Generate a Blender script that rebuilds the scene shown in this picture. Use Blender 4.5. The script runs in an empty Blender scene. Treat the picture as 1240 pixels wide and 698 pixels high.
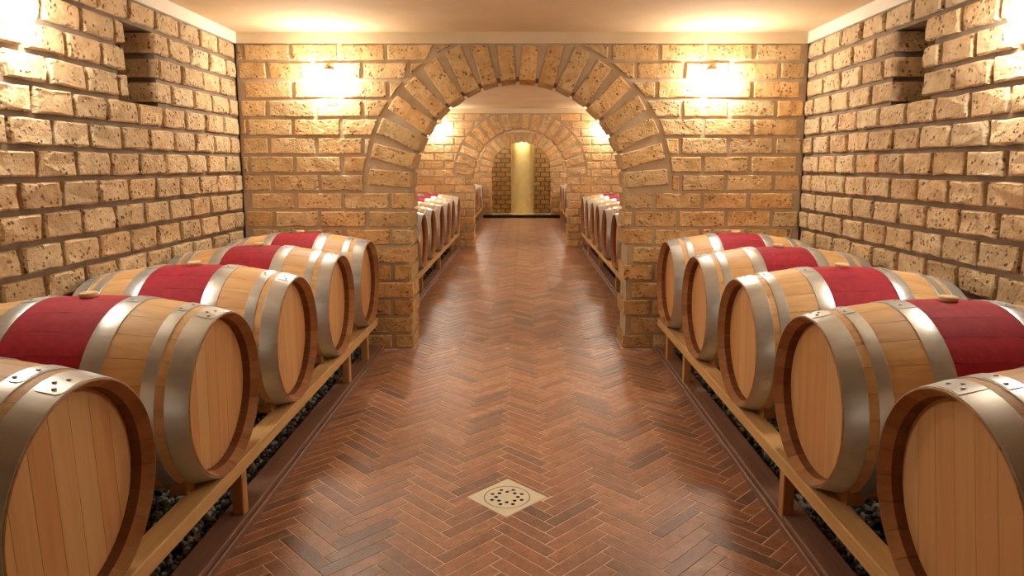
import bpy, bmesh, math, random
from mathutils import Vector, Matrix

random.seed(7)
SC = bpy.context.scene
COL = SC.collection

# ------------------------------------------------------------------ camera
IMG_W, IMG_H = 1240, 698
FPX, PITCH, CAM_H, CX, CY = 828.0, 0.1341, 1.385, 632.9, 312.4
cd = bpy.data.cameras.new('camera')
cam = bpy.data.objects.new('camera', cd)
COL.objects.link(cam)
cd.sensor_fit = 'HORIZONTAL'
cd.sensor_width = 36.0
cd.lens = FPX / IMG_W * 36.0
cd.shift_x = -(CX - IMG_W / 2) / IMG_W
cd.shift_y = (CY - IMG_H / 2) / IMG_W
cd.clip_start = 0.05
cam.location = (0, 0, CAM_H)
cam.rotation_euler = (math.pi / 2 - PITCH, 0, 0)
SC.camera = cam

# ------------------------------------------------------------------ world, exposure
wd = bpy.data.worlds.new('world')
SC.world = wd
wd.use_nodes = True
wd.node_tree.nodes['Background'].inputs[0].default_value = (0.9, 0.75, 0.55, 1)
wd.node_tree.nodes['Background'].inputs[1].default_value = 0.02
SC.view_settings.view_transform = 'Standard'
SC.view_settings.look = 'None'
SC.view_settings.gamma = 1.0
SC.view_settings.use_curve_mapping = False
SC.view_settings.exposure = 0.12
LAMP_POWER = 195.0                       # emission strength of the opal glass
LAMP_COL = (1.0, 0.93, 0.81)

# ------------------------------------------------------------------ dimensions (metres)
XW_L, XW_R = -2.06, 2.05                # brick faces of the long walls
ZC = 2.335                              # ceiling
Z_TOP = 2.25                            # top of the brickwork, below the plaster band
ZJ0, CH, JT = 2.132, 0.1343, 0.018      # first bed joint, course height, joint
D1, D2, D3 = 5.076, 11.70, 18.40        # faces of the arched walls
TH = 0.32                               # their thickness
Y_BACK = -1.40
AX, AR, AE, AZ = -0.035, 0.79, 1.12, 1.208   # arch centre, intrados, extrados, spring height
K_L, K_R = -1.05, 0.99                  # inner faces of the two kerbs
XH_L, XH_R = -1.06, 0.986               # barrel rim planes
B_Z, B_DY, B_LEN = 0.573, 0.7876, 0.95
R_END, R_BILGE = 0.29, 0.352

# ------------------------------------------------------------------ node helpers
class NT:
    def __init__(s, name):
        s.m = bpy.data.materials.new(name)
        s.m.use_nodes = True
        s.t = s.m.node_tree
        s.b = s.t.nodes['Principled BSDF']
    def n(s, typ, ins=None, **props):
        nd = s.t.nodes.new(typ)
        for k, v in props.items():
            setattr(nd, k, v)
        for k, v in (ins or {}).items():
            s.set(nd.inputs[k], v)
        return nd
    def set(s, sock, v):
        if isinstance(v, bpy.types.NodeSocket):
            s.t.links.new(v, sock)
        else:
            sock.default_value = v
    def math(s, op, a, b=0.0, clamp=False):
        nd = s.n('ShaderNodeMath', operation=op, use_clamp=clamp)
        s.set(nd.inputs[0], a); s.set(nd.inputs[1], b)
        return nd.outputs[0]
    def noise(s, vec, scale, detail=4.0, rough=0.55, dist=0.0):
        nd = s.n('ShaderNodeTexNoise', {'Scale': scale, 'Detail': detail, 'Roughness': rough, 'Distortion': dist})
        s.set(nd.inputs['Vector'], vec)
        return nd.outputs['Fac']
    def ramp(s, fac, stops):
        nd = s.n('ShaderNodeValToRGB')
        el = nd.color_ramp.elements
        while len(el) < len(stops):
            el.new(0.5)
        for e, (p, c) in zip(el, stops):
            e.position = p
            e.color = (c[0], c[1], c[2], 1) if not isinstance(c, (int, float)) else (c, c, c, 1)
        s.set(nd.inputs[0], fac)
        return nd.outputs[0]
    def mix(s, fac, a, b, mode='MIX'):
        nd = s.n('ShaderNodeMix', data_type='RGBA', blend_type=mode)
        def col(v):
            return (v[0], v[1], v[2], 1) if isinstance(v, tuple) else v
        s.set(nd.inputs['Factor'], fac); s.set(nd.inputs['A'], col(a)); s.set(nd.inputs['B'], col(b))
        return nd.outputs['Result']
    def obj_vec(s, scale=(1, 1, 1), spread=31.0):
        """object coordinates, shifted by a random amount per object so copies differ"""
        tc = s.n('ShaderNodeTexCoord').outputs['Object']
        oi = s.n('ShaderNodeObjectInfo').outputs['Random']
        sh = s.math('MULTIPLY', oi, spread)
        ad = s.n('ShaderNodeVectorMath', operation='ADD')
        s.set(ad.inputs[0], tc); s.set(ad.inputs[1], sh)
        mp = s.n('ShaderNodeMapping', {'Scale': scale})
        s.set(mp.inputs['Vector'], ad.outputs[0])
        return mp.outputs[0]
    def rnd(s):
        """0..1, differs per object and per loose piece of a joined mesh"""
        oi = s.n('ShaderNodeObjectInfo').outputs['Random']
        isl = s.n('ShaderNodeNewGeometry').outputs['Random Per Island']
        return s.math('FRACT', s.math('ADD', oi, s.math('MULTIPLY', isl, 7.31)))
    def hsv(s, col, h=0.5, sat=1.0, val=1.0):
        nd = s.n('ShaderNodeHueSaturation')
        s.set(nd.inputs['Hue'], h); s.set(nd.inputs['Saturation'], sat); s.set(nd.inputs['Value'], val)
        s.set(nd.inputs['Color'], col)
        return nd.outputs[0]
    def bump(s, h, strength=0.5, dist=0.01, prev=None):
        nd = s.n('ShaderNodeBump', {'Strength': strength, 'Distance': dist})
        s.set(nd.inputs['Height'], h)
        if prev is not None:
            s.set(nd.inputs['Normal'], prev)
        return nd.outputs[0]
    def out(s, col, rough, nor=None, metal=0.0, spec=0.4):
        s.set(s.b.inputs['Base Color'], col if not isinstance(col, tuple) else (*col, 1))
        s.set(s.b.inputs['Roughness'], rough)
        s.set(s.b.inputs['Metallic'], metal)
        s.set(s.b.inputs['Specular IOR Level'], spec)
        if nor is not None:
            s.set(s.b.inputs['Normal'], nor)
        return s.m

def rng(t, r, lo, hi):
    return t.math('ADD', t.math('MULTIPLY', r, hi - lo), lo)

def mat_tuff(name, c0, c1, c2, pit_col, bump):
    t = NT(name)
    v = t.obj_vec()
    r = t.rnd()
    base = t.ramp(t.noise(v, 14, 5, 0.6), [(0.25, c0), (0.5, c1), (0.75, c2)])
    r2 = t.math('FRACT', t.math('MULTIPLY', r, 17.3))
    base = t.hsv(base, rng(t, r2, 0.495, 0.506), rng(t, r2, 1.06, 0.9), rng(t, r, 0.84, 1.1))
    blotch = t.ramp(t.noise(v, 6, 3), [(0.56, 0.0), (0.72, 1.0)])
    base = t.mix(t.math('MULTIPLY', blotch, 0.3), base, pit_col)
    vo = t.n('ShaderNodeTexVoronoi', {'Scale': 40.0, 'Randomness': 1.0})
    t.set(vo.inputs['Vector'], v)
    mask = t.ramp(t.noise(v, 17, 2), [(0.45, 0.0), (0.60, 1.0)])
    pit = t.math('MULTIPLY', t.ramp(vo.outputs['Distance'], [(0.17, 1.0), (0.38, 0.0)]), mask)
    base = t.mix(t.math('MULTIPLY', pit, 0.8), base, pit_col)
    h = t.math('ADD', t.noise(v, 42, 6, 0.68), t.math('MULTIPLY', pit, -0.9))
    h = t.math('ADD', h, t.math('MULTIPLY', t.noise(v, 16, 2), 0.8))
    return t.out(base, 0.9, t.bump(h, bump, 0.02), spec=0.2)

def mat_plain(name, c0, c1, scale=8, rough=0.9, bump=0.3, bscale=60, dist=0.006, spec=0.2):
    t = NT(name)
    tc = t.n('ShaderNodeTexCoord').outputs['Object']
    col = t.ramp(t.noise(tc, scale, 6, 0.6), [(0.3, c0), (0.7, c1)])
    return t.out(col, rough, t.bump(t.noise(tc, bscale, 5, 0.65), bump, dist), spec=spec)

M = {}
M['tuff'] = mat_tuff('tuff_brick', (0.60, 0.365, 0.15), (0.74, 0.485, 0.225), (0.82, 0.60, 0.325), (0.35, 0.15, 0.06), 0.9)
M['tuff_side'] = mat_tuff('tuff_block', (0.61, 0.40, 0.205), (0.745, 0.54, 0.31), (0.82, 0.645, 0.40), (0.28, 0.11, 0.06), 1.0)
M['mortar'] = mat_plain('mortar', (0.44, 0.335, 0.22), (0.58, 0.46, 0.32), 7, bump=0.5)
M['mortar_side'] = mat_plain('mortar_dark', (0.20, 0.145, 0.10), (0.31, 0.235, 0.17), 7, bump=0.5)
M['plaster'] = mat_plain('plaster_band', (0.66, 0.53, 0.34), (0.74, 0.62, 0.43), 3, bump=0.15, bscale=25)
M['plaster_side'] = mat_plain('plaster_strip', (0.76, 0.70, 0.58), (0.84, 0.78, 0.66), 3, bump=0.15, bscale=25)
M['ceiling'] = mat_plain('ceiling_plaster', (0.60, 0.43, 0.25), (0.70, 0.52, 0.32), 1.6, bump=0.12, bscale=14, dist=0.01)
M['grout'] = mat_plain('floor_grout', (0.74, 0.54, 0.38), (0.84, 0.65, 0.48), 12, bump=0.2)
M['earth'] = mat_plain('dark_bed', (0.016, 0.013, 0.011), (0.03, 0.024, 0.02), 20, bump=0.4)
M['column'] = mat_plain('pale_stone', (0.66, 0.55, 0.24), (0.80, 0.70, 0.36), 5, bump=0.25, bscale=30)
M['bung'] = mat_plain('bung_wood', (0.78, 0.57, 0.32), (0.84, 0.65, 0.40), 40, 0.5, 0.1)
M['drain'] = mat_plain('drain_enamel', (0.74, 0.68, 0.52), (0.80, 0.74, 0.58), 30, 0.4, 0.05)
M['hole'] = mat_plain('drain_hole', (0.01, 0.008, 0.006), (0.015, 0.012, 0.01), 30, 0.9, 0.0)
M['iron'] = mat_plain('lamp_metal', (0.10, 0.09, 0.08), (0.15, 0.13, 0.11), 40, 0.5, 0.1)

def mat_floor():
    t = NT('terracotta_strip')
    v = t.obj_vec()
    r = t.rnd()
    base = t.ramp(r, [(0.0, (0.15, 0.10, 0.078)), (0.16, (0.25, 0.13, 0.09)), (0.45, (0.36, 0.16, 0.09)),
                      (0.75, (0.44, 0.205, 0.11)), (1.0, (0.52, 0.28, 0.155))])
    n = t.noise(v, 34, 6, 0.7)
    base = t.mix(t.math('MULTIPLY', t.ramp(n, [(0.38, 0.0), (0.7, 1.0)]), 0.55), base, (0.50, 0.28, 0.16))
    base = t.mix(t.math('MULTIPLY', t.ramp(t.noise(v, 20, 5, 0.75), [(0.42, 0.0), (0.66, 1.0)]), 0.6), base, (0.185, 0.10, 0.068))
    sp = t.ramp(t.noise(v, 150, 3, 0.7), [(0.35, 0.78), (0.65, 1.18)])
    base = t.mix(1.0, base, sp, 'MULTIPLY')
    return t.out(base, t.ramp(n, [(0.3, 0.30), (0.7, 0.48)]), t.bump(t.noise(v, 70, 5), 0.3, 0.004), spec=0.4)
M['floor'] = mat_floor()

def mat_kerb():
    t = NT('kerb_brown')
    v = t.obj_vec((9, 0.7, 9))
    col = t.ramp(t.noise(v, 3, 6, 0.6), [(0.3, (0.20, 0.105, 0.072)), (0.7, (0.31, 0.165, 0.11))])
    return t.out(col, 0.5, t.bump(t.noise(v, 12, 4), 0.2, 0.004))
M['kerb'] = mat_kerb()

def mat_gravel():
    t = NT('dark_gravel')
    r = t.rnd()
    col = t.ramp(r, [(0.0, (0.05, 0.047, 0.04)), (0.6, (0.16, 0.15, 0.125)), (1.0, (0.38, 0.35, 0.29))])
    v = t.obj_vec()
    return t.out(col, 0.75, t.bump(t.noise(v, 120, 3), 0.4, 0.003))
M['gravel'] = mat_gravel()

def mat_oak(name, axis, red=False, c=((0.60, 0.35, 0.145), (0.72, 0.465, 0.215), (0.79, 0.55, 0.285)), rough=0.5, var=(0.88, 1.06)):
    """oak with the grain along the local axis; red: wine stain between the bilge hoops"""
    t = NT(name)
    sc = [34.0, 34.0, 34.0]
    sc[axis] = 1.6
    v = t.obj_vec(tuple(sc))
    r = t.rnd()
    g = t.noise(v, 1.0, 6, 0.62, 0.6)
    col = t.ramp(g, [(0.25, c[0]), (0.5, c[1]), (0.75, c[2])])
    col = t.hsv(col, rng(t, r, 0.492, 0.504), rng(t, r, 1.05, 0.97), rng(t, r, *var))
    ro = t.math('ADD', t.math('MULTIPLY', g, 0.15), rough - 0.05)
    if red:
        tc = t.n('ShaderNodeTexCoord').outputs['Object']
        sx = t.n('ShaderNodeSeparateXYZ'); t.set(sx.inputs[0], tc)
        ax = t.math('ABSOLUTE', sx.outputs[0])
        fac = t.math('LESS_THAN', ax, 0.145)
        st = t.ramp(t.noise(t.obj_vec((30, 30, 30)), 1.2, 5, 0.65), [(0.3, (0.31, 0.010, 0.026)), (0.7, (0.44, 0.020, 0.046))])
        st = t.hsv(st, 0.5, 1.0, rng(t, r, 0.88, 1.08))
        col = t.mix(fac, col, st)
        ro = t.math('ADD', ro, t.math('MULTIPLY', fac, 0.22))
    return t.out(col, ro, t.bump(g, 0.12, 0.003), spec=0.35)
M['stave'] = mat_oak('oak_stave', 0, True)
M['head'] = mat_oak('oak_head', 1, c=((0.60, 0.325, 0.13), (0.67, 0.39, 0.165), (0.72, 0.445, 0.20)), rough=0.55, var=(0.95, 1.03))
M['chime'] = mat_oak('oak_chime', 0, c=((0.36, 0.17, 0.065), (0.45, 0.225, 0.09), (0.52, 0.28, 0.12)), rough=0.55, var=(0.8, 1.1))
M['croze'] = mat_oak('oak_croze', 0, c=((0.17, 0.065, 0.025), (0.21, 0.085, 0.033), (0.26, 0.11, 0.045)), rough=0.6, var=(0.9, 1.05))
M['rail'] = mat_oak('rail_pine', 1, c=((0.50, 0.27, 0.095), (0.62, 0.37, 0.145), (0.69, 0.45, 0.20)), rough=0.6)
M['post'] = mat_oak('post_pine', 2, c=((0.46, 0.24, 0.09), (0.56, 0.32, 0.13), (0.62, 0.39, 0.17)), rough=0.65)

def mat_metal(name, c0, c1, r0, r1):
    t = NT(name)
    v = t.obj_vec((3, 14, 14))
    n = t.noise(v, 2.0, 5, 0.6)
    col = t.ramp(n, [(0.3, c0), (0.7, c1)])
    return t.out(col, t.ramp(n, [(0.3, r0), (0.7, r1)]), t.bump(t.noise(v, 6, 3), 0.05, 0.002), metal=0.72, spec=0.5)
M['hoop'] = mat_metal('galvanised_hoop', (0.56, 0.60, 0.62), (0.67, 0.71, 0.73), 0.31, 0.40)
M['rivet'] = mat_metal('rivet_steel', (0.40, 0.38, 0.35), (0.55, 0.53, 0.50), 0.35, 0.45)

def mat_glow(name, col, strength):
    t = NT(name)
    t.out((0.9, 0.88, 0.82), 0.4)
    t.b.inputs['Emission Color'].default_value = (*col, 1)
    t.b.inputs['Emission Strength'].default_value = strength
    return t.m
M['glow'] = mat_glow('lit_opal_glass', LAMP_COL, LAMP_POWER)
M['spot_side'] = mat_glow('lit_side_spot', (1.0, 0.92, 0.72), 110.0)
M['spot'] = mat_glow('lit_downlight', (1.0, 0.90, 0.62), 400.0)

# ------------------------------------------------------------------ object helpers
def obj(name, bm_or_me, mat, parent=None, mw=None):
    if isinstance(bm_or_me, bmesh.types.BMesh):
        me = bpy.data.meshes.new(name)
        bm_or_me.to_mesh(me)
        bm_or_me.free()
    else:
        me = bm_or_me
    if mat is not None and not me.materials:
        me.materials.append(M[mat])
    o = bpy.data.objects.new(name, me)
    COL.objects.link(o)
    if parent is not None:
        o.parent = parent
    if mw is not None:
        o.matrix_basis = mw
    return o

def tag(o, label=None, cat=None, group=None, kind=None):
    if label: o['label'] = label
    if cat: o['category'] = cat
    if group: o['group'] = group
    if kind: o['kind'] = kind
    return o

def thing(name, label, cat, loc=(0, 0, 0), group=None):
    o = bpy.data.objects.new(name, None)
    o.empty_display_size = 0.1
    COL.objects.link(o)
    o.location = loc
    return tag(o, label, cat, group)

def copy_tree(o, parent=None):
    c = o.copy()
    COL.objects.link(c)
    c.parent = parent
    for ch in list(o.children):
        copy_tree(ch, c)
    return c

def box(bm, x0, x1, y0, y1, z0, z1):
    v = [bm.verts.new(p) for p in ((x0, y0, z0), (x1, y0, z0), (x1, y1, z0), (x0, y1, z0),
                                   (x0, y0, z1), (x1, y0, z1), (x1, y1, z1), (x0, y1, z1))]
    for f in ((0, 3, 2, 1), (4, 5, 6, 7), (0, 1, 5, 4), (1, 2, 6, 5), (2, 3, 7, 6), (3, 0, 4, 7)):
        bm.faces.new([v[i] for i in f])

def bevel_box(dx, dy, dz, b):
    bm = bmesh.new()
    box(bm, -dx / 2, dx / 2, -dy / 2, dy / 2, -dz / 2, dz / 2)
    bmesh.ops.bevel(bm, geom=bm.edges[:], offset=b, segments=1, affect='EDGES')
    return bm

def lathe(bm, prof, n, axis='X', smooth=True, a0=0.0, a1=2 * math.pi):
    """prof: (axial, radius); closed revolution about an axis"""
    full = abs(a1 - a0 - 2 * math.pi) < 1e-6
    cnt = n if full else n + 1
    rings = []
    for k in range(cnt):
        a = a0 + (a1 - a0) * k / n
        ring = []
        for (u, r) in prof:
            p = (u, r * math.sin(a), r * math.cos(a)) if axis == 'X' else (r * math.cos(a), r * math.sin(a), u)
            ring.append(bm.verts.new(p))
        rings.append(ring)
    for k in range(n):
        A, B = rings[k], rings[(k + 1) % cnt]
        for i in range(len(prof) - 1):
            f = bm.faces.new((A[i], A[i + 1], B[i + 1], B[i]))
            f.smooth = smooth
    return rings

def clip(poly, a, b, c):
    """keep the part of a polygon where a*x + b*y <= c"""
    out = []
    for i in range(len(poly)):
        p, q = poly[i], poly[(i + 1) % len(poly)]
        dp, dq = a * p[0] + b * p[1] - c, a * q[0] + b * q[1] - c
        if dp <= 0:
            out.append(p)
        if dp * dq < 0:
            s = dp / (dp - dq)
            out.append((p[0] + s * (q[0] - p[0]), p[1] + s * (q[1] - p[1])))
    return out

def area(poly):
    return 0.5 * sum(poly[i][0] * poly[(i + 1) % len(poly)][1] - poly[(i + 1) % len(poly)][0] * poly[i][1] for i in range(len(poly)))

def add_brick(bm, poly, front, back, bev, jit, step, rd, xf=None):
    """rough block: outline poly (u, v), face at n = front, body down to n = back"""
    pts = []
    n = len(poly)
    cu = sum(p[0] for p in poly) / n
    cv = sum(p[1] for p in poly) / n
    for i in range(n):
        p, q = poly[i], poly[(i + 1) % n]
        L = math.hypot(q[0] - p[0], q[1] - p[1])
        k = max(1, round(L / step))
        for j in range(k):
            s = j / k
            pts.append((p[0] + s * (q[0] - p[0]), p[1] + s * (q[1] - p[1]), j == 0))
    xf = xf or (lambda u, v, w: (u, v, w))
    lo, mid, hi = [], [], []
    for (u, v, corner) in pts:
        L = math.hypot(u - cu, v - cv) or 1
        du, dv = (cu - u) / L, (cv - v) / L
        e = rd.random() * jit + (jit * 0.9 * rd.random() if corner else 0)
        uo, vo = u + du * e, v + dv * e
        b = bev * (0.7 + 0.6 * rd.random())
        ui = uo + (b if uo < cu - 0.01 else -b if uo > cu + 0.01 else 0)
        vi = vo + (b if vo < cv - 0.005 else -b if vo > cv + 0.005 else 0)
        lo.append(bm.verts.new(xf(uo, vo, back)))
        mid.append(bm.verts.new(xf(uo, vo, front - bev * (0.8 + 0.5 * rd.random()))))
        hi.append(bm.verts.new(xf(ui, vi, front + (rd.random() - 0.5) * jit)))
    m = len(pts)
    for i in range(m):
        j = (i + 1) % m
        bm.faces.new((lo[i], lo[j], mid[j], mid[i]))
        bm.faces.new((mid[i], mid[j], hi[j], hi[i]))
    bm.faces.new(hi)

BRICK_CACHE = {}
def brick_mesh(poly, front, back, bev, jit, step, variants=10):
    """shared mesh for alike rectangular bricks, own mesh for cut ones; poly centred on the origin"""
    key = None
    if len(poly) == 4:
        key = (tuple((round(p[0], 3), round(p[1], 3)) for p in poly), round(front, 3), round(back, 3), bev, random.randrange(variants))
        if key in BRICK_CACHE:
            return BRICK_CACHE[key]
    bm = bmesh.new()
    add_brick(bm, poly, front, back, bev, jit, step, random)
    me = bpy.data.meshes.new('brick')
    bm.to_mesh(me); bm.free()
    if key:
        BRICK_CACHE[key] = me
    return me

class Face:
    """a wall face: origin, u axis, v axis, n = u x v"""
    def __init__(s, o, u, v):
        s.o, s.u, s.v = Vector(o), Vector(u), Vector(v)
        s.n = s.u.cross(s.v)
    def mat(s, u, v):
        p = s.o + s.u * u + s.v * v
        m = Matrix((s.u, s.v, s.n)).transposed().to_4x4()
        m.translation = p
        return m
    def xf(s, u, v, w):
        return s.o + s.u * u + s.v * v + s.n * w

def lay(face, poly, parent, mat, front, back, bev, jit, step=0.08, single=True, bm=None, name='brick', keep_size=True):
    if len(poly) < 3:
        return None
    if area(poly) < 0:
        poly = poly[::-1]
    if area(poly) < 0.0006:
        return None
    if not single:
        add_brick(bm, poly, front, back, bev, jit, step, random, face.xf)
        return None
    us = [p[0] for p in poly]; vs = [p[1] for p in poly]
    cu, cv = (min(us) + max(us)) / 2, (min(vs) + max(vs)) / 2
    loc = [(p[0] - cu, p[1] - cv) for p in poly]
    return obj(name, brick_mesh(loc, front, back, bev, jit, step), mat, parent, face.mat(cu, cv))

def rows():
    """(index, z0, z1) of each course, without the joints"""
    out = []
    zt, k = Z_TOP, 0
    zb = ZJ0 + JT / 2
    while True:
        out.append((k, max(zb, 0.004), zt))
        zt = zb - JT
        zb = zt - (CH - JT)
        k += 1
        if zt < 0.05:
            break
    return out
ROWS = rows()

# ------------------------------------------------------------------ long side walls
NICHE = {'left': (3.66, 3.94), 'right': (3.605, 3.885)}
NZ0, NZ1 = ZJ0 - 3 * CH - JT / 2, ZJ0 - JT / 2 + 0.006
END_Y = 21.0
def side_wall(name, side, X, sgn, label):
    """sgn: direction of the inward normal along x"""
    core = X - sgn * 0.026                    # mortar lies 26 mm behind the block faces
    far = core - sgn * 0.36
    y0n, y1n = NICHE[side]
    bm = bmesh.new()
    xa, xb = min(core, far), max(core, far)
    box(bm, xa, xb, Y_BACK - 0.3, y0n - 0.05, -0.15, ZC + 0.05)
    box(bm, xa, xb, y1n + 0.05, END_Y, -0.15, ZC + 0.05)
    box(bm, xa, xb, y0n - 0.05, y1n + 0.05, -0.15, NZ0 - 0.002)
    box(bm, xa, xb, y0n - 0.05, y1n + 0.05, NZ1, ZC + 0.05)
    bx0, bx1 = core - sgn * 0.30, far
    box(bm, min(bx0, bx1), max(bx0, bx1), y0n - 0.05, y1n + 0.05, NZ0 - 0.002, NZ1)
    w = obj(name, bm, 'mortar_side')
    tag(w, label, 'wall', None, 'structure')
    # frame of the face: u runs along the wall
    us = sgn                                   # left wall: u = +y, right wall: u = -y
    f = Face((X, 0, 0), (0, us, 0), (0, 0, 1))
    rest = bmesh.new()
    mod = 0.265
    for (k, z0, z1) in ROWS:
        base = 4.79 if k % 2 == 0 else 4.66
        base += 0.02 * random.uniform(-1, 1)
        y = base + mod * 70
        while y > Y_BACK + 0.02:
            ya, yb = y - mod + JT / 2, y - JT / 2
            y -= mod
            segs = [(ya, yb, None)]
            for (wy) in (D1, D2, D3):          # cut the courses at the cross walls
                segs = [s for (a, b, c) in segs for s in
                        ([(a, min(b, wy - 0.012), c)] if a < wy - 0.03 else []) + ([(max(a, wy + TH + 0.012), b, c)] if b > wy + TH + 0.03 else [])]
            if 1 <= k <= 3:
                ns = []
                for (a, b, c) in segs:
                    if b <= y0n - 0.05 or a >= y1n + 0.05:
                        ns.append((a, b, c)); continue
                    if a < y0n - 0.03: ns.append((a, y0n, 'deep'))
                    if b > y1n + 0.03: ns.append((y1n, b, 'deep'))
                    if y0n - 0.05 < b < y0n: ns.append((a, y0n, 'deep'))
                segs = []
                for s in ns:
                    if not any(abs(s[0] - t[0]) < 1e-6 for t in segs): segs.append(s)
            for (a, b, c) in segs:
                if b - a < 0.03 or a > 20.6 or b < Y_BACK:
                    continue
                ja, jb = random.uniform(-.003, .003), random.uniform(-.003, .003)
                if c: ja = jb = 0
                one = 1.25 < a < D1
                if one and not c:
                    ja = jb = 0
                poly = [(us * (a + ja), z0), (us * (b + jb), z0), (us * (b + jb), z1), (us * (a + ja), z1)]
                lay(f, poly, w, 'tuff_side', random.choice((0.0, 0.003, 0.006)) - 0.002, -0.30 if c else -0.06,
                    0.008, 0.0095, step=0.075, single=one, bm=rest)
    tag(obj('brick_courses', rest, 'tuff_side', w), kind='stuff')
    # plaster strip under the ceiling
    bm = bmesh.new()
    for (ya, yb) in ((Y_BACK, D1 - 0.002), (D1 + TH + 0.002, D2 - 0.002), (D2 + TH + 0.002, D3 - 0.002)):
        xs = sorted((core, X + sgn * 0.004))
        box(bm, xs[0], xs[1], ya, yb, Z_TOP + 0.006, ZC)
    obj('plaster_strip', bm, 'plaster_side', w)
    return w

wall_l = side_wall('wall_left', 'left', XW_L, 1, 'pale tuff block side wall with small square niche above the barrels')
wall_r = side_wall('wall_right', 'right', XW_R, -1, 'pale tuff block side wall with small square niche above the barrels')

# ------------------------------------------------------------------ arched cross walls
def arch_wall(name, D, label, single, band_label=True):
    X0, X1 = XW_L - 0.01, XW_R + 0.01
    pad = 0.026
    rc = AR + pad
    yf, yb = D + 0.012, D + TH - 0.012
    bm = bmesh.new()
    box(bm, X0, AX - rc, yf, yb, -0.15, AZ)
    box(bm, AX + rc, X1, yf, yb, -0.15, AZ)
    box(bm, X0, AX - rc, yf, yb, AZ, ZC + 0.05)
    box(bm, AX + rc, X1, yf, yb, AZ, ZC + 0.05)
    n = 36
    for i in range(n):
        a0, a1 = math.pi * i / n, math.pi * (i + 1) / n
        p0 = (AX + rc * math.cos(a0), AZ + rc * math.sin(a0))
        p1 = (AX + rc * math.cos(a1), AZ + rc * math.sin(a1))
        q = [(p0[0], p0[1]), (p0[0], ZC + 0.05), (p1[0], ZC + 0.05), (p1[0], p1[1])]
        A = [bm.verts.new((x, yf, z)) for x, z in q]
        B = [bm.verts.new((x, yb, z)) for x, z in q]
        bm.faces.new(A); bm.faces.new(B[::-1])
        for j in range(4):
            bm.faces.new((A[j], B[j], B[(j + 1) % 4], A[(j + 1) % 4]))
    bmesh.ops.recalc_face_normals(bm, faces=bm.faces[:])
    w = obj(name, bm, 'mortar')
    tag(w, label, 'wall', None, 'structure')
    f = Face((0, D, 0), (1, 0, 0), (0, 0, 1))
    back = Face((0, D + TH, 0), (-1, 0, 0), (0, 0, 1))
    rest, rear = bmesh.new(), bmesh.new()
    mod = 0.346
    for (k, z0, z1) in ROWS:
        for s in (-1, 1):
            first = (0.98 if k % 2 == 0 else 1.16) - s * AX * 0
            edges = [first - mod * j for j in range(4, 0, -1) if first - mod * j > -0.01] + [first + mod * j for j in range(5)]
            if edges[0] > 0.001:
                edges = [0.0] + edges
            lim = (XW_R if s > 0 else -XW_L) - 0.006
            wob = [0.0] + [random.choice((-.006, 0, .006)) for _ in edges[1:]]
            for j in range(len(edges) - 1):
                a = edges[j] + wob[j] + JT / 2
                b = min(edges[j + 1] + wob[j + 1] - JT / 2, lim)
                if b - a < 0.025:
                    continue
                # to world x, then cut away the opening and the arch ring
                poly = [(s * a, z0), (s * b, z0), (s * b, z1), (s * a, z1)]
                jamb = False
                xa, xb = sorted((s * a, s * b))
                def cutx(z):
                    """distance from the arch axis where brick may start at height z"""
                    if z <= AZ - 0.04:
                        return AR
                    dz = z - AZ
                    return math.sqrt(max(0.0, (AE + 0.02) ** 2 - dz * dz)) if dz < AE + 0.02 else -1
                c0, c1 = cutx(z0), cutx(z1)
                low = z0 < AZ - 0.05
                if low: c0 = c1 = AR
                in_a = s * (s * a - AX) if True else 0
                la, lb = s * (s * a - AX), s * (s * b - AX)
                if lb <= min(c0, c1) + 0.02 and lb <= max(c0, c1) + 0.02:
                    continue
                if low:
                    if la < AR + 0.19 and la < AR + 0.02:
                        jamb = True
                    na = max(la, AR)
                    if lb - na < 0.05: continue
                    p = [(na, z0), (lb, z0), (lb, z1), (na, z1)]
                else:
                    a0, a1 = max(la, c0), max(la, c1)
                    p = []
                    p.append((min(a0, lb), z0))
                    if lb > a0: p.append((lb, z0))
                    if lb > a1:
                        p += [(lb, z1), (a1, z1)]
                    else:
                        zz = AZ + math.sqrt(max(0, (AE + 0.02) ** 2 - lb * lb)); 
                        continue_z = min(z1, zz)
                        p += [(lb, continue_z)]
                    if a0 > lb:      # lower end hidden in the ring
                        zz = AZ + math.sqrt(max(0, (AE + 0.02) ** 2 - lb * lb))
                        p = [(lb, zz), (lb, z1), (a1, z1)]
                poly = [(AX + s * q[0], q[1]) for q in p]
                if area(poly) < 0: poly = poly[::-1]
                if abs(area(poly)) < 0.0012: continue
                if not jamb and low and la <= AR + 0.02: jamb = True
                fr = random.choice((0.0, 0.002, 0.004))
                lay(f, poly, w, 'tuff', fr, -(TH + 0.002) if jamb else -0.07, 0.006, 0.006,
                    single=single, bm=rest)
                if not jamb:
                    lay(back, [(-q[0], q[1]) for q in poly], w, 'tuff', 0.0, -0.06, 0.006, 0.005, single=False, bm=rear)
    # voussoirs
    N = 18
    for i in range(N):
        th = math.pi * (i + 0.5) / N
        c, s_ = math.cos(th), math.sin(th)
        hw = 0.061 - random.random() * 0.003
        r0, r1 = AR - 0.002 + random.random() * .004, AE - random.random() * 0.015
        pts = []
        for (r, t) in ((r0, -hw), (r1, -hw), (r1, hw), (r0, hw)):
            pts.append((AX + r * c - t * s_, AZ + r * s_ + t * c))
        pts = clip(pts, 0, 1, Z_TOP - 0.004)
        lay(f, pts, w, 'tuff', random.choice((0.002, 0.004, 0.006)), -(TH + 0.003), 0.006, 0.006, single=single, bm=rest, name='voussoir')
    if rest.verts:
        tag(obj('brick_courses', rest, 'tuff', w), kind='stuff')
    else:
        rest.free()
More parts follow.
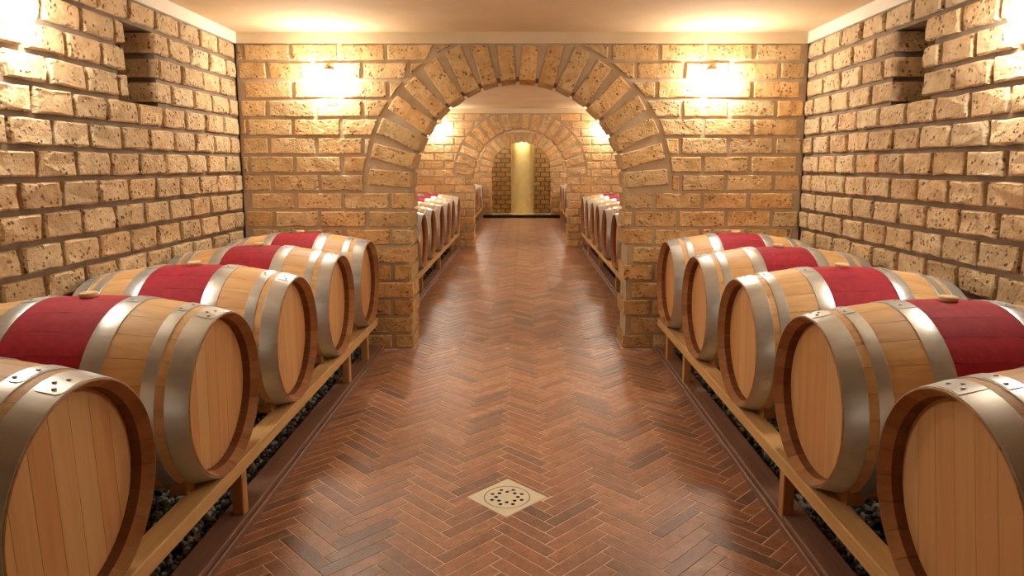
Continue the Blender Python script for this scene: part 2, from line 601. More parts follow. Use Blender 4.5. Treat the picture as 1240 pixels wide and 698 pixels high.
    tag(obj('rear_brick_courses', rear, 'tuff', w), kind='stuff')
    bm = bmesh.new()
    box(bm, XW_L + 0.005, XW_R - 0.005, D - 0.006, yf + 0.002, Z_TOP + 0.006, ZC)
    box(bm, XW_L + 0.005, XW_R - 0.005, yb - 0.002, D + TH + 0.006, Z_TOP + 0.006, ZC)
    obj('plaster_band', bm, 'plaster', w)
    return w

arch_wall('wall_front', D1, 'brick cross wall with the widest round arch, flanked by two bright lamps', True)
arch_wall('wall_middle', D2, 'second brick cross wall with round arch, seen through the first arch', True)
arch_wall('wall_far', D3, 'last brick cross wall with round arch framing the pale column', False)

# room ends: wall behind the camera, niche walls at the far end
def plain_wall(name, face, u0, u1, thick, label):
    bm = bmesh.new()
    P = [face.xf(u, v, w) for w in (-0.012, -thick) for (u, v) in ((u0, -0.1), (u1, -0.1), (u1, ZC + .05), (u0, ZC + .05))]
    V = [bm.verts.new(p) for p in P]
    for q in ((0, 1, 2, 3), (7, 6, 5, 4), (0, 4, 5, 1), (1, 5, 6, 2), (2, 6, 7, 3), (3, 7, 4, 0)):
        bm.faces.new([V[i] for i in q])
    w = obj(name, bm, 'mortar_side')
    tag(w, label, 'wall', None, 'structure')
    bm = bmesh.new()
    for (k, z0, z1) in ROWS:
        u = u0 - (0.13 if k % 2 else 0.0)
        while u < u1:
            a, b = max(u + JT / 2, u0), min(u + 0.26 - JT / 2, u1)
            u += 0.26
            if b - a > 0.03:
                lay(face, [(a, z0), (b, z0), (b, z1), (a, z1)], w, 'tuff', 0.0, -0.05, 0.007, 0.006, single=False, bm=bm)
    tag(obj('brick_courses', bm, 'tuff', w), kind='stuff')
    return w
plain_wall('wall_behind', Face((0, Y_BACK, 0), (-1, 0, 0), (0, 0, 1)), -XW_R, -XW_L, 0.3, 'plain brick wall closing the front room behind the viewer')
NY = D3 + TH
plain_wall('wall_end', Face((0, 20.25, 0), (1, 0, 0), (0, 0, 1)), AX - 1.0, AX + 1.0, 0.3, 'dim brick wall of the end niche behind the column')
plain_wall('wall_niche_left', Face((AX - 0.92, 0, 0), (0, 1, 0), (0, 0, 1)), NY + 0.005, 20.24, 0.2, 'brick cheek of the end niche beside the column')
plain_wall('wall_niche_right', Face((AX + 0.92, 0, 0), (0, -1, 0), (0, 0, 1)), -20.24, -NY - 0.005, 0.2, 'brick cheek of the end niche beside the column')

# ------------------------------------------------------------------ ceiling
bm = bmesh.new()
box(bm, XW_L - 0.35, XW_R + 0.35, Y_BACK - 0.3, 20.7, ZC, ZC + 0.2)
tag(obj('ceiling', bm, 'ceiling'), 'smooth tan plaster ceiling running through the cellar', 'ceiling', None, 'structure')

# ------------------------------------------------------------------ herringbone floor
FW, FL, FJ = 0.058, 0.2815, 0.0056
bm = bmesh.new()
DRAIN = Vector((-0.066, 2.72))
DH = 0.0985                              # the slab is left open under the drain
box(bm, K_L - 0.02, K_R + 0.02, Y_BACK, DRAIN.y - DH, -0.15, -0.0012)
box(bm, K_L - 0.02, K_R + 0.02, DRAIN.y + DH, 20.3, -0.15, -0.0012)
box(bm, K_L - 0.02, DRAIN.x - DH, DRAIN.y - DH, DRAIN.y + DH, -0.15, -0.0012)
box(bm, DRAIN.x + DH, K_R + 0.02, DRAIN.y - DH, DRAIN.y + DH, -0.15, -0.0012)
floor = obj('floor', bm, 'grout')
tag(floor, 'terracotta herringbone floor of the aisle with pale joints', 'floor', None, 'structure')
S2 = math.sqrt(0.5)
FO = (-0.115, 2.72)
def uv2xy(u, v):
    return (FO[0] + (u + v) * S2, FO[1] + (v - u) * S2)
def xy2uv(x, y):
    x -= FO[0]; y -= FO[1]
    return ((x - y) * S2, (x + y) * S2)
dcu, dcv = xy2uv(*DRAIN)
DS = 0.119
drain_r = (dcu - DS - FJ / 2, dcu + DS + FJ / 2, dcv - DS - FJ / 2, dcv + DS + FJ / 2)
def minus(r, d):
    u0, u1, v0, v1 = r
    a0, a1, b0, b1 = max(u0, d[0]), min(u1, d[1]), max(v0, d[2]), min(v1, d[3])
    if a0 >= a1 or b0 >= b1:
        return [r]
    out = []
    if u0 < a0: out.append((u0, a0, v0, v1))
    if a1 < u1: out.append((a1, u1, v0, v1))
    if v0 < b0: out.append((a0, a1, v0, b0))
    if b1 < v1: out.append((a0, a1, b1, v1))
    return out
regions = []
ys = [(Y_BACK, D1 - 0.002, K_L, K_R), (D1 - 0.002, D1 + TH + 0.002, AX - AR + 0.004, AX + AR - 0.004),
      (D1 + TH + 0.002, D2 - 0.002, K_L, K_R), (D2 - 0.002, D2 + TH + 0.002, AX - AR + 0.004, AX + AR - 0.004),
      (D2 + TH + 0.002, D3 - 0.2, K_L, K_R)]
pieces = []
for i in range(-290, 290):
    for j in range(-6, 7):
        for kind in (0, 1):
            if kind == 0: u0, v0, du, dv = i * FW + j * FL, -i * FW + j * FL, FL, FW
            else:         u0, v0, du, dv = i * FW + j * FL + FL, -i * FW + j * FL, FW, FL
            cx, cy = uv2xy(u0 + du / 2, v0 + dv / 2)
            if cx < K_L - 0.2 or cx > K_R + 0.2 or cy < 1.2 or cy > D3:
                continue
            for r in minus((u0 + FJ / 2, u0 + du - FJ / 2, v0 + FJ / 2, v0 + dv - FJ / 2), drain_r):
                poly = [uv2xy(u, v) for (u, v) in ((r[0], r[2]), (r[1], r[2]), (r[1], r[3]), (r[0], r[3]))]
                for (ya, yb, xa, xb) in ys:
                    p = clip(clip(clip(clip(poly, 0, 1, yb), 0, -1, -ya), 1, 0, xb), -1, 0, -xa)
                    if len(p) >= 3 and abs(area(p)) > 0.0005:
                        pieces.append((p, kind, len(p) == 4 and abs(abs(area(p)) - (FL - FJ) * (FW - FJ)) < 1e-6))
def tile(bm, p, cx, cy, z=0.0):
    dz = random.uniform(-0.0005, 0.0006)
    if area(p) < 0: p = p[::-1]
    c = (sum(q[0] for q in p) / len(p), sum(q[1] for q in p) / len(p))
    lo = [bm.verts.new((q[0] - cx, q[1] - cy, -0.02)) for q in p]
    mid = [bm.verts.new((q[0] - cx, q[1] - cy, dz - 0.001)) for q in p]
    hi = []
    for q in p:
        L = math.hypot(q[0] - c[0], q[1] - c[1])
        s = 1 - 0.0012 / L
        hi.append(bm.verts.new((c[0] + (q[0] - c[0]) * s - cx, c[1] + (q[1] - c[1]) * s - cy, dz)))
    n = len(p)
    for a in range(n):
        b = (a + 1) % n
        bm.faces.new((lo[a], lo[b], mid[b], mid[a]))
        bm.faces.new((mid[a], mid[b], hi[b], hi[a]))
    bm.faces.new(hi)
def cyc(p): return sum(q[1] for q in p[0]) / len(p[0])
pieces.sort(key=cyc)
vis = [p for p in pieces if cyc(p) > 2.08][:300]
vis_id = set(id(p) for p in vis)
tile_cache = {}
rest = bmesh.new()
for pc in pieces:
    p, kind, full = pc
    if id(pc) in vis_id:
        cx, cy = sum(q[0] for q in p) / len(p), sum(q[1] for q in p) / len(p)
        key = (kind, random.randrange(4)) if full else None
        me = tile_cache.get(key) if key else None
        if me is None:
            b = bmesh.new()
            tile(b, p, cx, cy)
            me = bpy.data.meshes.new('floor_brick'); b.to_mesh(me); b.free()
            if key: tile_cache[key] = me
        obj('floor_brick', me, 'floor', floor, Matrix.Translation((cx, cy, 0)))
    else:
        tile(rest, p, 0, 0)
tag(obj('herringbone_paving', rest, 'floor', floor), kind='stuff')

# dark threshold along the last arched wall
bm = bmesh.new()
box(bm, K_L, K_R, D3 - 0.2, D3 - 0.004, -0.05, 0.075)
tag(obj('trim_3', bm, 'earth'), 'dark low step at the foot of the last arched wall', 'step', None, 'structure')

# ------------------------------------------------------------------ kerbs, gravel beds, racks, barrels
ROOMS = [(Y_BACK, D1), (D1 + TH, D2), (D2 + TH, D3)]
ROOM_WORD = ['in the front room', 'in the room beyond the first arch', 'in the room beyond the second arch']

def kerb(n, s, y0, y1, word):
    xi = K_R if s > 0 else K_L
    bm = bmesh.new()
    prof = [(0.0, -0.06), (0.0, 0.022), (0.004, 0.026), (0.011, 0.026), (0.013, 0.022), (0.018, 0.022), (0.020, 0.034), (0.024, 0.037), (0.118, 0.037), (0.122, 0.033), (0.122, -0.13)]
    A = [bm.verts.new((xi + s * a, y0, b)) for a, b in prof]
    B = [bm.verts.new((xi + s * a, y1, b)) for a, b in prof]
    for i in range(len(prof) - 1):
        bm.faces.new((A[i], A[i + 1], B[i + 1], B[i]))
    bm.faces.new(A); bm.faces.new(B[::-1])
    bmesh.ops.recalc_face_normals(bm, faces=bm.faces[:])
    tag(obj('trim_%d' % n, bm, 'kerb'), 'dark brown kerb between herringbone aisle and gravel bed ' + word, 'kerb', 'aisle kerbs ' + word, 'structure')

def gravel(s, y0, y1, word, count, ya, yb):
    xi = (K_R if s > 0 else K_L) + s * 0.124
    xo = (XW_R - 0.02 if s > 0 else XW_L + 0.02)
    bed = bmesh.new()
    x0, x1 = sorted((xi, xo))
    box(bed, x0, x1, y0 + 0.012, y1 - 0.012, -0.15, -0.038)
    g = obj('gravel_bed', bed, 'earth')
    tag(g, 'loose dark gravel under the barrel rack ' + word, 'gravel', 'gravel beds ' + word, 'stuff')
    ico = bmesh.new()
    bmesh.ops.create_icosphere(ico, subdivisions=1, radius=1.0)
    iv = [v.co.copy() for v in ico.verts]; fc = [[v.index for v in f.verts] for f in ico.faces]
    ico.free()
    V, F = [], []
    rd = random.Random(11 + s)
    for _ in range(count):
        x = xi + s * (0.012 + 0.5 * rd.random() ** 1.4)
        y = ya + (yb - ya) * rd.random()
        r = rd.uniform(0.009, 0.021)
        z = -0.034 + rd.random() * 0.032
        sc = Vector((rd.uniform(.7, 1.3), rd.uniform(.7, 1.3), rd.uniform(.5, .9))) * r
        rot = Matrix.Rotation(rd.random() * 6.28, 3, Vector((rd.random() - .5, rd.random() - .5, rd.random() - .5)).normalized())
        o = len(V)
        for c in iv:
            q = rot @ Vector((c.x * sc.x, c.y * sc.y, c.z * sc.z)) * rd.uniform(0.85, 1.1)
            V.append((x + q.x, y + q.y, z + q.z))
        F += [[o + i for i in f] for f in fc]
    if count:
        me = bpy.data.meshes.new('stones'); me.from_pydata(V, [], F)
        tag(obj('stones', me, 'gravel', g), kind='stuff')

RAIL_TOP = 0.268
def rack(s, y0, y1, posts, centres, word):
    xh = XH_R if s > 0 else XH_L
    t = thing('barrel_rack', 'low pine rail rack carrying the barrels ' + word, 'rack',
              (xh + s * 0.475, (y0 + y1) / 2, -0.038), 'barrel racks ' + word)
    L = y1 - y0
    zc = 0.038
    for off in (0.056, 0.87):
        o = obj('rail', bevel_box(0.085, L, 0.055, 0.004), 'rail', t,
                Matrix.Translation((s * (off - 0.475), 0, RAIL_TOP - 0.0275 + zc)))
        for y in posts:
            h = RAIL_TOP - 0.055 + zc
            obj('post', bevel_box(0.045, 0.045, h, 0.003), 'post', t,
                Matrix.Translation((s * (off - 0.475 - 0.012 * (1 if off < 0.4 else -1)), y - (y0 + y1) / 2, h / 2)))
    for c in centres:                                      # wedges that keep each barrel from rolling
        for d in (-1, 1):
            bm = bmesh.new()
            pr = [(0, 0), (0.10, 0), (0.10, 0.045), (0.085, 0.045)]
            A = [bm.verts.new((-0.03, d * a, b)) for a, b in pr]
            B = [bm.verts.new((0.03, d * a, b)) for a, b in pr]
            for i in range(4):
                bm.faces.new((A[i], A[(i + 1) % 4], B[(i + 1) % 4], B[i]))
            bm.faces.new(A); bm.faces.new(B[::-1])
            bmesh.ops.recalc_face_normals(bm, faces=bm.faces[:])
            obj('wedge', bm, 'post', t, Matrix.Translation((s * (0.115 - 0.475), c + d * 0.075 - (y0 + y1) / 2, RAIL_TOP + zc)))
    return t

def rad(u):
    return R_BILGE - (R_BILGE - R_END) * (abs(u) / (B_LEN / 2)) ** 2
HOOPS = [(0.003, 0.073), (0.101, 0.143), (0.266, 0.333)]
NST = 24
def stave_mesh():
    bm = bmesh.new()
    half = math.pi / NST - 0.0016
    us = [-B_LEN / 2 + B_LEN * i / 12 for i in range(13)]
    na = 3
    def P(u, r, a): return bm.verts.new((u, r * math.sin(a), r * math.cos(a)))
    ang = [-half + 2 * half * i / na for i in range(na + 1)]
    G = [[P(u, rad(u) - (0.0008 if i in (0, na) else 0), a) for i, a in enumerate(ang)] for u in us]
    for i in range(12):
        for j in range(na):
            f = bm.faces.new((G[i][j], G[i + 1][j], G[i + 1][j + 1], G[i][j + 1])); f.smooth = True
    for sgn in (-1, 1):                                   # side faces, 27 mm deep
        S = [(P(u, rad(u) - 0.0008, sgn * half), P(u, rad(u) - (0.002 if abs(u) > 0.47 else 0.027), sgn * half)) for u in us[::2]]
        for i in range(6):
            f = (S[i][0], S[i][1], S[i + 1][1], S[i + 1][0])
            bm.faces.new(f if sgn < 0 else f[::-1])
    for e in (-1, 1):                                     # chime: end grain, inner bevel, croze
        u = e * B_LEN / 2
        prof = [(u, R_END), (u + e * 0.001, R_END - 0.003), (u - e * 0.030, R_END - 0.020), (u - e * 0.066, R_END - 0.0245)]
        rows_ = [[P(a, r, t) for t in ang] for (a, r) in prof]
        for i in range(len(prof) - 1):
            for j in range(na):
                f = (rows_[i][j], rows_[i][j + 1], rows_[i + 1][j + 1], rows_[i + 1][j])
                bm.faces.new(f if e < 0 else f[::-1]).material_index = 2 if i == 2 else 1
    me = bpy.data.meshes.new('stave'); bm.to_mesh(me); bm.free()
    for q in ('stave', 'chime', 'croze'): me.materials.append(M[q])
    return me
def body_mesh():
    bm = bmesh.new()
    prof = []
    for i in range(13):
        u = -B_LEN / 2 + B_LEN * i / 12
        prof.append((u, rad(u)))
    prof = [(-B_LEN / 2 + 0.066, R_END - 0.0245), (-B_LEN / 2 + 0.03, R_END - 0.02), (-B_LEN / 2, R_END - 0.003)] + prof + [(B_LEN / 2, R_END - 0.003), (B_LEN / 2 - 0.03, R_END - 0.02), (B_LEN / 2 - 0.066, R_END - 0.0245)]
    lathe(bm, prof, 32)
    bmesh.ops.recalc_face_normals(bm, faces=bm.faces[:])
    last = len(prof) - 2
    for i, f in enumerate(bm.faces):
        q = min(i % (last + 1), last - i % (last + 1))
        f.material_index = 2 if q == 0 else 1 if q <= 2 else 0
    for e in bm.edges:
        if len(e.link_faces) == 2 and e.calc_face_angle(0) > 0.6: e.smooth = False
    me = bpy.data.meshes.new('staves'); bm.to_mesh(me); bm.free()
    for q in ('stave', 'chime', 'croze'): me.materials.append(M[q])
    return me
def hoop_bm(a, b, n=56, th=0.0026):
    bm = bmesh.new()
    ua, ub = -B_LEN / 2 + a, -B_LEN / 2 + b
    prof = [(ua, rad(ua) - 0.001), (ua, rad(ua) + th), (ua + 0.0015, rad(ua) + th + .0006), ((ua + ub) / 2, rad((ua + ub) / 2) + th), (ub - 0.0015, rad(ub) + th + .0006), (ub, rad(ub) + th), (ub, rad(ub) - 0.001)]
    lathe(bm, prof, n)
    bmesh.ops.recalc_face_normals(bm, faces=bm.faces[:])
    for e in bm.edges:
        if len(e.link_faces) == 2 and e.calc_face_angle(0) > 0.6: e.smooth = False
    return bm
def lap_bm(a, b, a0, a1, th=0.0026):
    """lapped end of the hoop with rounded corners, lying on the hoop"""
    bm = bmesh.new()
    ua, ub = -B_LEN / 2 + a + 0.003, -B_LEN / 2 + b - 0.003
    n = 12
    T = []
    for i in range(n + 1):
        s = i / n
        t = a0 + (a1 - a0) * s
        cut = 0.010 * max(0, (s - 0.86) / 0.14) ** 1.6
        lo, hi = ua + cut, ub - cut
        T.append([bm.verts.new((u, (rad(u) + h) * math.sin(t), (rad(u) + h) * math.cos(t))) for (u, h) in ((lo, th - .001), (lo, th + .0016), (hi, th + .0016), (hi, th - .001))])
    for i in range(n):
        for j in range(3):
            bm.faces.new((T[i][j], T[i][j + 1], T[i + 1][j + 1], T[i + 1][j]))
    bm.faces.new(T[0]); bm.faces.new(T[-1][::-1])
    bmesh.ops.recalc_face_normals(bm, faces=bm.faces[:])
    return bm
def rivet_bm():
    bm = bmesh.new()
    lathe(bm, [(-0.002, 0.0062), (0.001, 0.0062), (0.0026, 0.0045), (0.0032, 0.0)], 8, 'Z')
    bmesh.ops.remove_doubles(bm, verts=bm.verts[:], dist=1e-6)
    bmesh.ops.recalc_face_normals(bm, faces=bm.faces[:])
    return bm
def head_board_bm(i, n, R, tilt):
    """board i of n in a round head of radius R, local: x axis out of the head"""
    w = 2 * R / n
    a, b = -R + w * i + 0.0007, -R + w * (i + 1) - 0.0007
    pts = []
    K = 10
    for k in range(K + 1):
        x = a + (b - a) * k / K
        pts.append((x, math.sqrt(max(0, R * R - x * x))))
    for k in range(K, -1, -1):
        x = a + (b - a) * k / K
        pts.append((x, -math.sqrt(max(0, R * R - x * x))))
    clean = []
    for p in pts:
        if not clean or math.hypot(p[0] - clean[-1][0], p[1] - clean[-1][1]) > 1e-5: clean.append(p)
    if math.hypot(clean[0][0] - clean[-1][0], clean[0][1] - clean[-1][1]) < 1e-5: clean.pop()
    bm = bmesh.new()
    F_ = [bm.verts.new((x, y, 0.0)) for x, y in clean]
    B_ = [bm.verts.new((x, y, -0.018)) for x, y in clean]
    bm.faces.new(F_); bm.faces.new(B_[::-1])
    for j in range(len(clean)):
        k = (j + 1) % len(clean)
        bm.faces.new((F_[j], B_[j], B_[k], F_[k]))
    bmesh.ops.recalc_face_normals(bm, faces=bm.faces[:])
    return bm
def bung_bm():
    bm = bmesh.new()
    lathe(bm, [(-0.03, 0.0), (-0.03, 0.022), (0.0, 0.026), (0.003, 0.029), (0.012, 0.031), (0.017, 0.028), (0.018, 0.0)], 20, 'Z')
    bmesh.ops.remove_doubles(bm, verts=bm.verts[:], dist=1e-6)
    bmesh.ops.recalc_face_normals(bm, faces=bm.faces[:])
    return bm

HEAD_R = R_END - 0.0238
def head_matrix(e, tilt, roll=0.0):
    """board frame (x across, y along grain, z outwards) to barrel frame; e = -1 or +1 end"""
    z = Vector((e, 0, 0)); up = Vector((0, math.sin(tilt), math.cos(tilt)))
    x = up.cross(z)
    m = Matrix((x, up, z)).transposed().to_4x4()
    m.translation = (e * (B_LEN / 2 - 0.058), 0, 0)
    return m

def barrel(detail):
    """lies along local x, base of the Empty under the belly; the -x end faces the aisle"""
    t = thing('oak_barrel', 'x', 'barrel')
    up = Matrix.Translation((0, 0, B_Z))
    if detail:
        sm = stave_mesh()
        for k in range(NST):
            obj('stave', sm, None, t, up @ Matrix.Rotation(2 * math.pi * k / NST, 4, 'X'))
    else:
        obj('staves', body_mesh(), None, t, up)
    for e in (-1, 1):
        for hi, (a, b) in enumerate(HOOPS):
            fl = Matrix.Identity(4) if e < 0 else Matrix.Rotation(math.pi, 4, 'Z')
            h = obj('hoop', hoop_bm(a, b, 56 if detail else 32), 'hoop', t, up @ fl)
            if detail:
                c = (0.10, 0.04, -0.02)[hi]
                c = c if e < 0 else -c
                lp = obj('lap', lap_bm(a, b, c - 0.17, c + 0.15), 'hoop', h)
                nr = 3 if hi == 0 else 2
                for q in range(nr):
                    tt = c - 0.09 + 0.18 * q / (nr - 1)
                    um = -B_LEN / 2 + (a + b) / 2 + (0.008 if q % 2 else -0.008)
                    r = rad(um) + 0.0042
                    m = Matrix.Rotation(-tt, 4, 'X') @ Matrix.Translation((um, 0, r))
                    obj('rivet', rivet_bm(), 'rivet', h, m)
    NB = 7
    for e in (-1, 1):
        if e < 0 and detail:
            for i in range(NB):
                obj('head_board', head_board_bm(i, NB, HEAD_R, 0), 'head', t, up @ head_matrix(e, 0))
        else:
            bm = bmesh.new()
            bmesh.ops.create_cone(bm, cap_ends=True, segments=40, radius1=HEAD_R, radius2=HEAD_R, depth=0.018, matrix=Matrix.Translation((0, 0, -0.009)))
            obj('head', bm, 'head', t, up @ head_matrix(e, 0))
    obj('bung', bung_bm(), 'bung', t, Matrix.Translation((0, 0, B_Z + R_BILGE - 0.001)))
    return t

proto_near = barrel(True)
proto_far = barrel(False)
used = {'near': False, 'far': False}
ORD = ['first', 'second', 'third', 'fourth', 'fifth', 'sixth', 'seventh', 'eighth']
HEAD_TILT = [[0.02, -0.06, 0.05, -0.03, 0.05], [0.04, -0.05, 0.06, 0.05, 0.15]]
NUDGE = [[(0, -0.036), (0, 0), (0, 0), (0, 0), (0, 0)], [(0, 0), (0, 0), (0, 0), (0, 0), (0, 0)]]

def place_barrel(which, s, y, label, group, dx=0.0, tilt=None):
    proto = proto_near if which == 'near' else proto_far
    if used[which]:
        o = copy_tree(proto)
    else:
        o = proto; used[which] = True
    xh = XH_R if s > 0 else XH_L
    o.location = (xh + s * B_LEN / 2 + dx, y, 0)
    o.rotation_euler = (0, 0, 0 if s > 0 else math.pi)
    tag(o, label, 'barrel', group)
    if tilt is not None:
        for ch in o.children:
            if ch.name.startswith('head'):
                e = -1 if ch.matrix_basis.translation.x < 0 else 1
                ch.matrix_basis = Matrix.Translation((0, 0, B_Z)) @ head_matrix(e, tilt)
    return o

kn = 4
RACK_RANGE = {}
for ri, (y0, y1) in enumerate(ROOMS):
    word = ROOM_WORD[ri]
    for si, s in enumerate((-1, 1)):
        kerb(kn if True else 0, s, y0, y1 - 0.002, word); kn += 1
        if ri == 0:
            yb = 4.742 if s < 0 else 4.670   # first barrel against the arched wall
            ys_b = [yb - B_DY * i for i in range(5)]
            gravel(s, y0, y1, word, 3600, 1.7, 5.05)
            rack(s, 0.75, 4.97, (0.95, 2.52, 4.16, 4.66), ys_b, word)
            for i, y in enumerate(ys_b):
                dx, dy = NUDGE[si][i]
                place_barrel('near', s, y + dy, 'red-banded oak barrel in the front room, %s from the first arched wall' % ORD[i],
                             'red-banded oak barrels on the front racks', dx, HEAD_TILT[si][i])
        elif ri == 1:
            ys_b = [D2 - 0.38 - B_DY * i for i in range(8)]
            gravel(s, y0, y1, word, 600, 6.2, 11.6)
            rack(s, y0 + 0.1, y1 - 0.06, (5.7, 7.3, 8.9, 10.5, 11.4), ys_b, word)
            for i, y in enumerate(ys_b):
                place_barrel('far', s, y, 'oak barrel in the room beyond the first arch, %s from the second arched wall' % ORD[i],
                             'oak barrels beyond the first arch', random.uniform(-.01, .01))
        else:
            ys_b = [D3 - 0.42 - B_DY * i for i in range(5)]
            gravel(s, y0, y1, word, 0, 0, 0)
            rack(s, 14.0, y1 - 0.06, (14.2, 15.8, 17.2, 18.1), ys_b, word)
            for i, y in enumerate(ys_b):
                place_barrel('far', s, y, 'oak barrel in the room beyond the second arch, %s from the last arched wall' % ORD[i],
                             'oak barrels beyond the second arch', random.uniform(-.01, .01))

# ------------------------------------------------------------------ floor drain
t = thing('floor_drain', 'cream square drain cover with round perforated grate set in the herringbone floor', 'drain', (DRAIN.x, DRAIN.y, -0.0172))
R45 = Matrix.Rotation(math.pi / 4, 4, 'Z')
bm = bmesh.new()
ring_out, ring_in, n = [], [], 48
for k in range(n):                                       # square plate with a round opening
    a = 2 * math.pi * k / n + math.pi / 4
    q = a - math.pi / 4
    c, s_ = math.cos(q), math.sin(q)
    m = DS / max(abs(c), abs(s_))
    ring_out.append((m * c, m * s_)); ring_in.append((0.097 * c, 0.097 * s_))
rings = []
for pts, z in ((ring_out, 0.0), (ring_out, 0.0185), (ring_in, 0.0185), (ring_in, -0.012)):
    rings.append([bm.verts.new((x, y, z)) for x, y in pts])
for a in range(3):
    for k in range(n):
        bm.faces.new((rings[a][k], rings[a][(k + 1) % n], rings[a + 1][(k + 1) % n], rings[a + 1][k]))
bmesh.ops.recalc_face_normals(bm, faces=bm.faces[:])
obj('plate', bm, 'drain', t, R45)
# grate: a disc with real holes (ring of cells around each hole)
bm = bmesh.new()
gz = 0.0180
outer = [bm.verts.new((0.0935 * math.cos(2 * math.pi * k / 48), 0.0935 * math.sin(2 * math.pi * k / 48), gz)) for k in range(48)]
edges = [bm.edges.new((outer[k], outer[(k + 1) % 48])) for k in range(48)]
for (rr, off) in ((0.067, math.pi / 8), (0.046, 0.0)):
    for k in range(8):
        a = off + k * math.pi / 4
        hx, hy = rr * math.cos(a), rr * math.sin(a)
        hv = [bm.verts.new((hx + 0.0088 * math.cos(2 * math.pi * j / 10), hy + 0.0088 * math.sin(2 * math.pi * j / 10), gz)) for j in range(10)]
        edges += [bm.edges.new((hv[j], hv[(j + 1) % 10])) for j in range(10)]
bmesh.ops.triangle_fill(bm, use_beauty=True, use_dissolve=False, edges=edges)
for f in list(bm.faces):
    c = f.calc_center_median()
    for (rr, off) in ((0.067, math.pi / 8), (0.046, 0.0)):
        if any(math.hypot(c.x - rr * math.cos(off + k * math.pi / 4), c.y - rr * math.sin(off + k * math.pi / 4)) < 0.0080 for k in range(8)):
            bm.faces.remove(f); break
for f in bm.faces:
    if f.normal.z < 0: f.normal_flip()
obj('grate', bm, 'drain', t)
bm = bmesh.new()
bmesh.ops.create_cone(bm, cap_ends=True, segments=48, radius1=0.0975, radius2=0.0975, depth=0.006, matrix=Matrix.Translation((0, 0, -0.010)))
obj('sump', bm, 'hole', t)

# ------------------------------------------------------------------ column in the end niche
t = thing('stone_column', 'pale round column standing in the niche behind the last arch', 'column', (-0.005, 19.35, -0.003))
bm = bmesh.new()
lathe(bm, [(0.06, 0.315), (0.9, 0.322), (ZC - 0.001, 0.318)], 40, 'Z')
obj('shaft', bm, 'column', t)
bm = bmesh.new()
lathe(bm, [(0.0, 0.36), (0.045, 0.36), (0.06, 0.345), (0.062, 0.30)], 40, 'Z')
obj('base', bm, 'column', t)
def downlight(x, y, mat, label):
    t = thing('downlight', label, 'lamp', (x, y, ZC), 'spots in the end niche')
    bm = bmesh.new()
    lathe(bm, [(0.0, 0.075), (-0.02, 0.075), (-0.02, 0.055), (-0.004, 0.05)], 20, 'Z')
    obj('rim', bm, 'iron', t)
    bm = bmesh.new()
    lathe(bm, [(-0.012, 0.054), (-0.035, 0.050), (-0.055, 0.034), (-0.062, 0.001)], 14, 'Z')
    bmesh.ops.recalc_face_normals(bm, faces=bm.faces[:])
    obj('lens', bm, mat, t)
downlight(-0.01, 18.86, 'spot', 'small lit ceiling spot just in front of the pale column')
for x in (-0.62, 0.60):  # unseen side spots, added to brighten the niche brickwork
    downlight(x, 19.55, 'spot_side', 'small lit ceiling spot beside the pale column in the end niche')

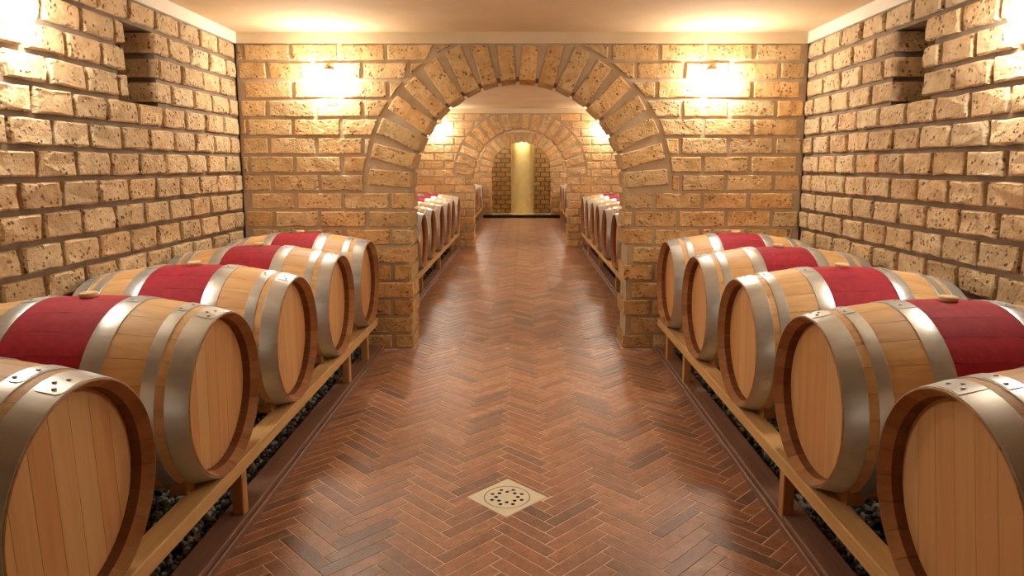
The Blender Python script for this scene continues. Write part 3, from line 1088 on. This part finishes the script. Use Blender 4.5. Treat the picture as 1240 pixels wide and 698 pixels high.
# ------------------------------------------------------------------ wall lamps
def wall_lamp(loc, rz, label, group):
    """oval bulkhead lamp; local -y points out of the wall"""
    t = thing('wall_lamp', label, 'lamp', loc, group)
    t.rotation_euler = (0, 0, rz)
    bm = bmesh.new()
    n = 20
    def oval(rx, rz_, y): return [bm.verts.new((rx * math.cos(2 * math.pi * k / n), y, rz_ * math.sin(2 * math.pi * k / n))) for k in range(n)]
    A, B, C = oval(0.090, 0.058, 0.0), oval(0.090, 0.058, -0.020), oval(0.080, 0.050, -0.026)
    for P, Q in ((A, B), (B, C)):
        for k in range(n):
            bm.faces.new((P[k], P[(k + 1) % n], Q[(k + 1) % n], Q[k]))
    bm.faces.new(A); bm.faces.new(C)
    bmesh.ops.recalc_face_normals(bm, faces=bm.faces[:])
    obj('back_plate', bm, 'iron', t)
    bm = bmesh.new()
    rings = []
    for q in range(5):
        a = q / 5 * math.pi / 2
        rings.append([bm.verts.new((0.104 * math.cos(0.55 * math.pi * q / 5 - 0.05 * math.pi) * math.cos(2 * math.pi * k / n), -0.044 - 0.056 * math.sin(0.55 * math.pi * q / 5 - 0.05 * math.pi), 0.064 * math.cos(0.55 * math.pi * q / 5 - 0.05 * math.pi) * math.sin(2 * math.pi * k / n))) for k in range(n)])
    tip = bm.verts.new((0, -0.100, 0))
    for q in range(4):
        for k in range(n):
            bm.faces.new((rings[q][k], rings[q][(k + 1) % n], rings[q + 1][(k + 1) % n], rings[q + 1][k]))
    for k in range(n):
        bm.faces.new((rings[4][k], rings[4][(k + 1) % n], tip))
    bmesh.ops.recalc_face_normals(bm, faces=bm.faces[:])
    for f in bm.faces: f.smooth = True
    obj('glass', bm, 'glow', t)
    bm = bmesh.new()                                      # small visor above the glass
    m = 12
    top = [bm.verts.new((0.045 * math.cos(math.pi * k / m), -0.002 - 0.065 * math.sin(math.pi * k / m), 0.072)) for k in range(m + 1)]
    bot = [bm.verts.new((v.co.x, v.co.y, 0.069)) for v in top]
    bm.faces.new(top); bm.faces.new(bot[::-1])
    for k in range(m + 1):
        j = (k + 1) % (m + 1)
        bm.faces.new((top[k], top[j], bot[j], bot[k]))
    bmesh.ops.recalc_face_normals(bm, faces=bm.faces[:])
    obj('visor', bm, 'iron', t)
    return t

for (D, w, g) in ((D1, 'first', 'lamps on the first arched wall'), (D2, 'second', 'lamps on the second arched wall'), (D3, 'last', 'lamps on the last arched wall')):  # the pair on the last wall is unseen, added to brighten the third room
    for x in (-1.40, 1.365):
        wall_lamp((x, D - 0.008, 1.995), 0, 'glowing oval lamp high on the %s arched brick wall' % w, g)
for (yl, w, g) in ((2.80, 'side wall next to the square niche in the front room', 'side wall lamps by the niche'),
                   (9.42, 'side wall of the second room near the second arch', 'side wall lamps beyond the first arch'),  # this row and those below: unseen lamps added to brighten the back rooms
                   (7.22, 'side wall of the second room near the first arch', 'side wall lamps just past the first arch'),
                   (16.12, 'side wall of the third room near the last arch', 'side wall lamps beyond the second arch'),
                   (13.92, 'side wall of the third room near the second arch', 'side wall lamps just past the second arch')):
    for s in (-1, 1):
        X = (XW_R - 0.008) if s > 0 else (XW_L + 0.008)
        wall_lamp((X, yl, 1.995), -math.pi / 2 if s > 0 else math.pi / 2, 'glowing oval lamp on the ' + w, g)
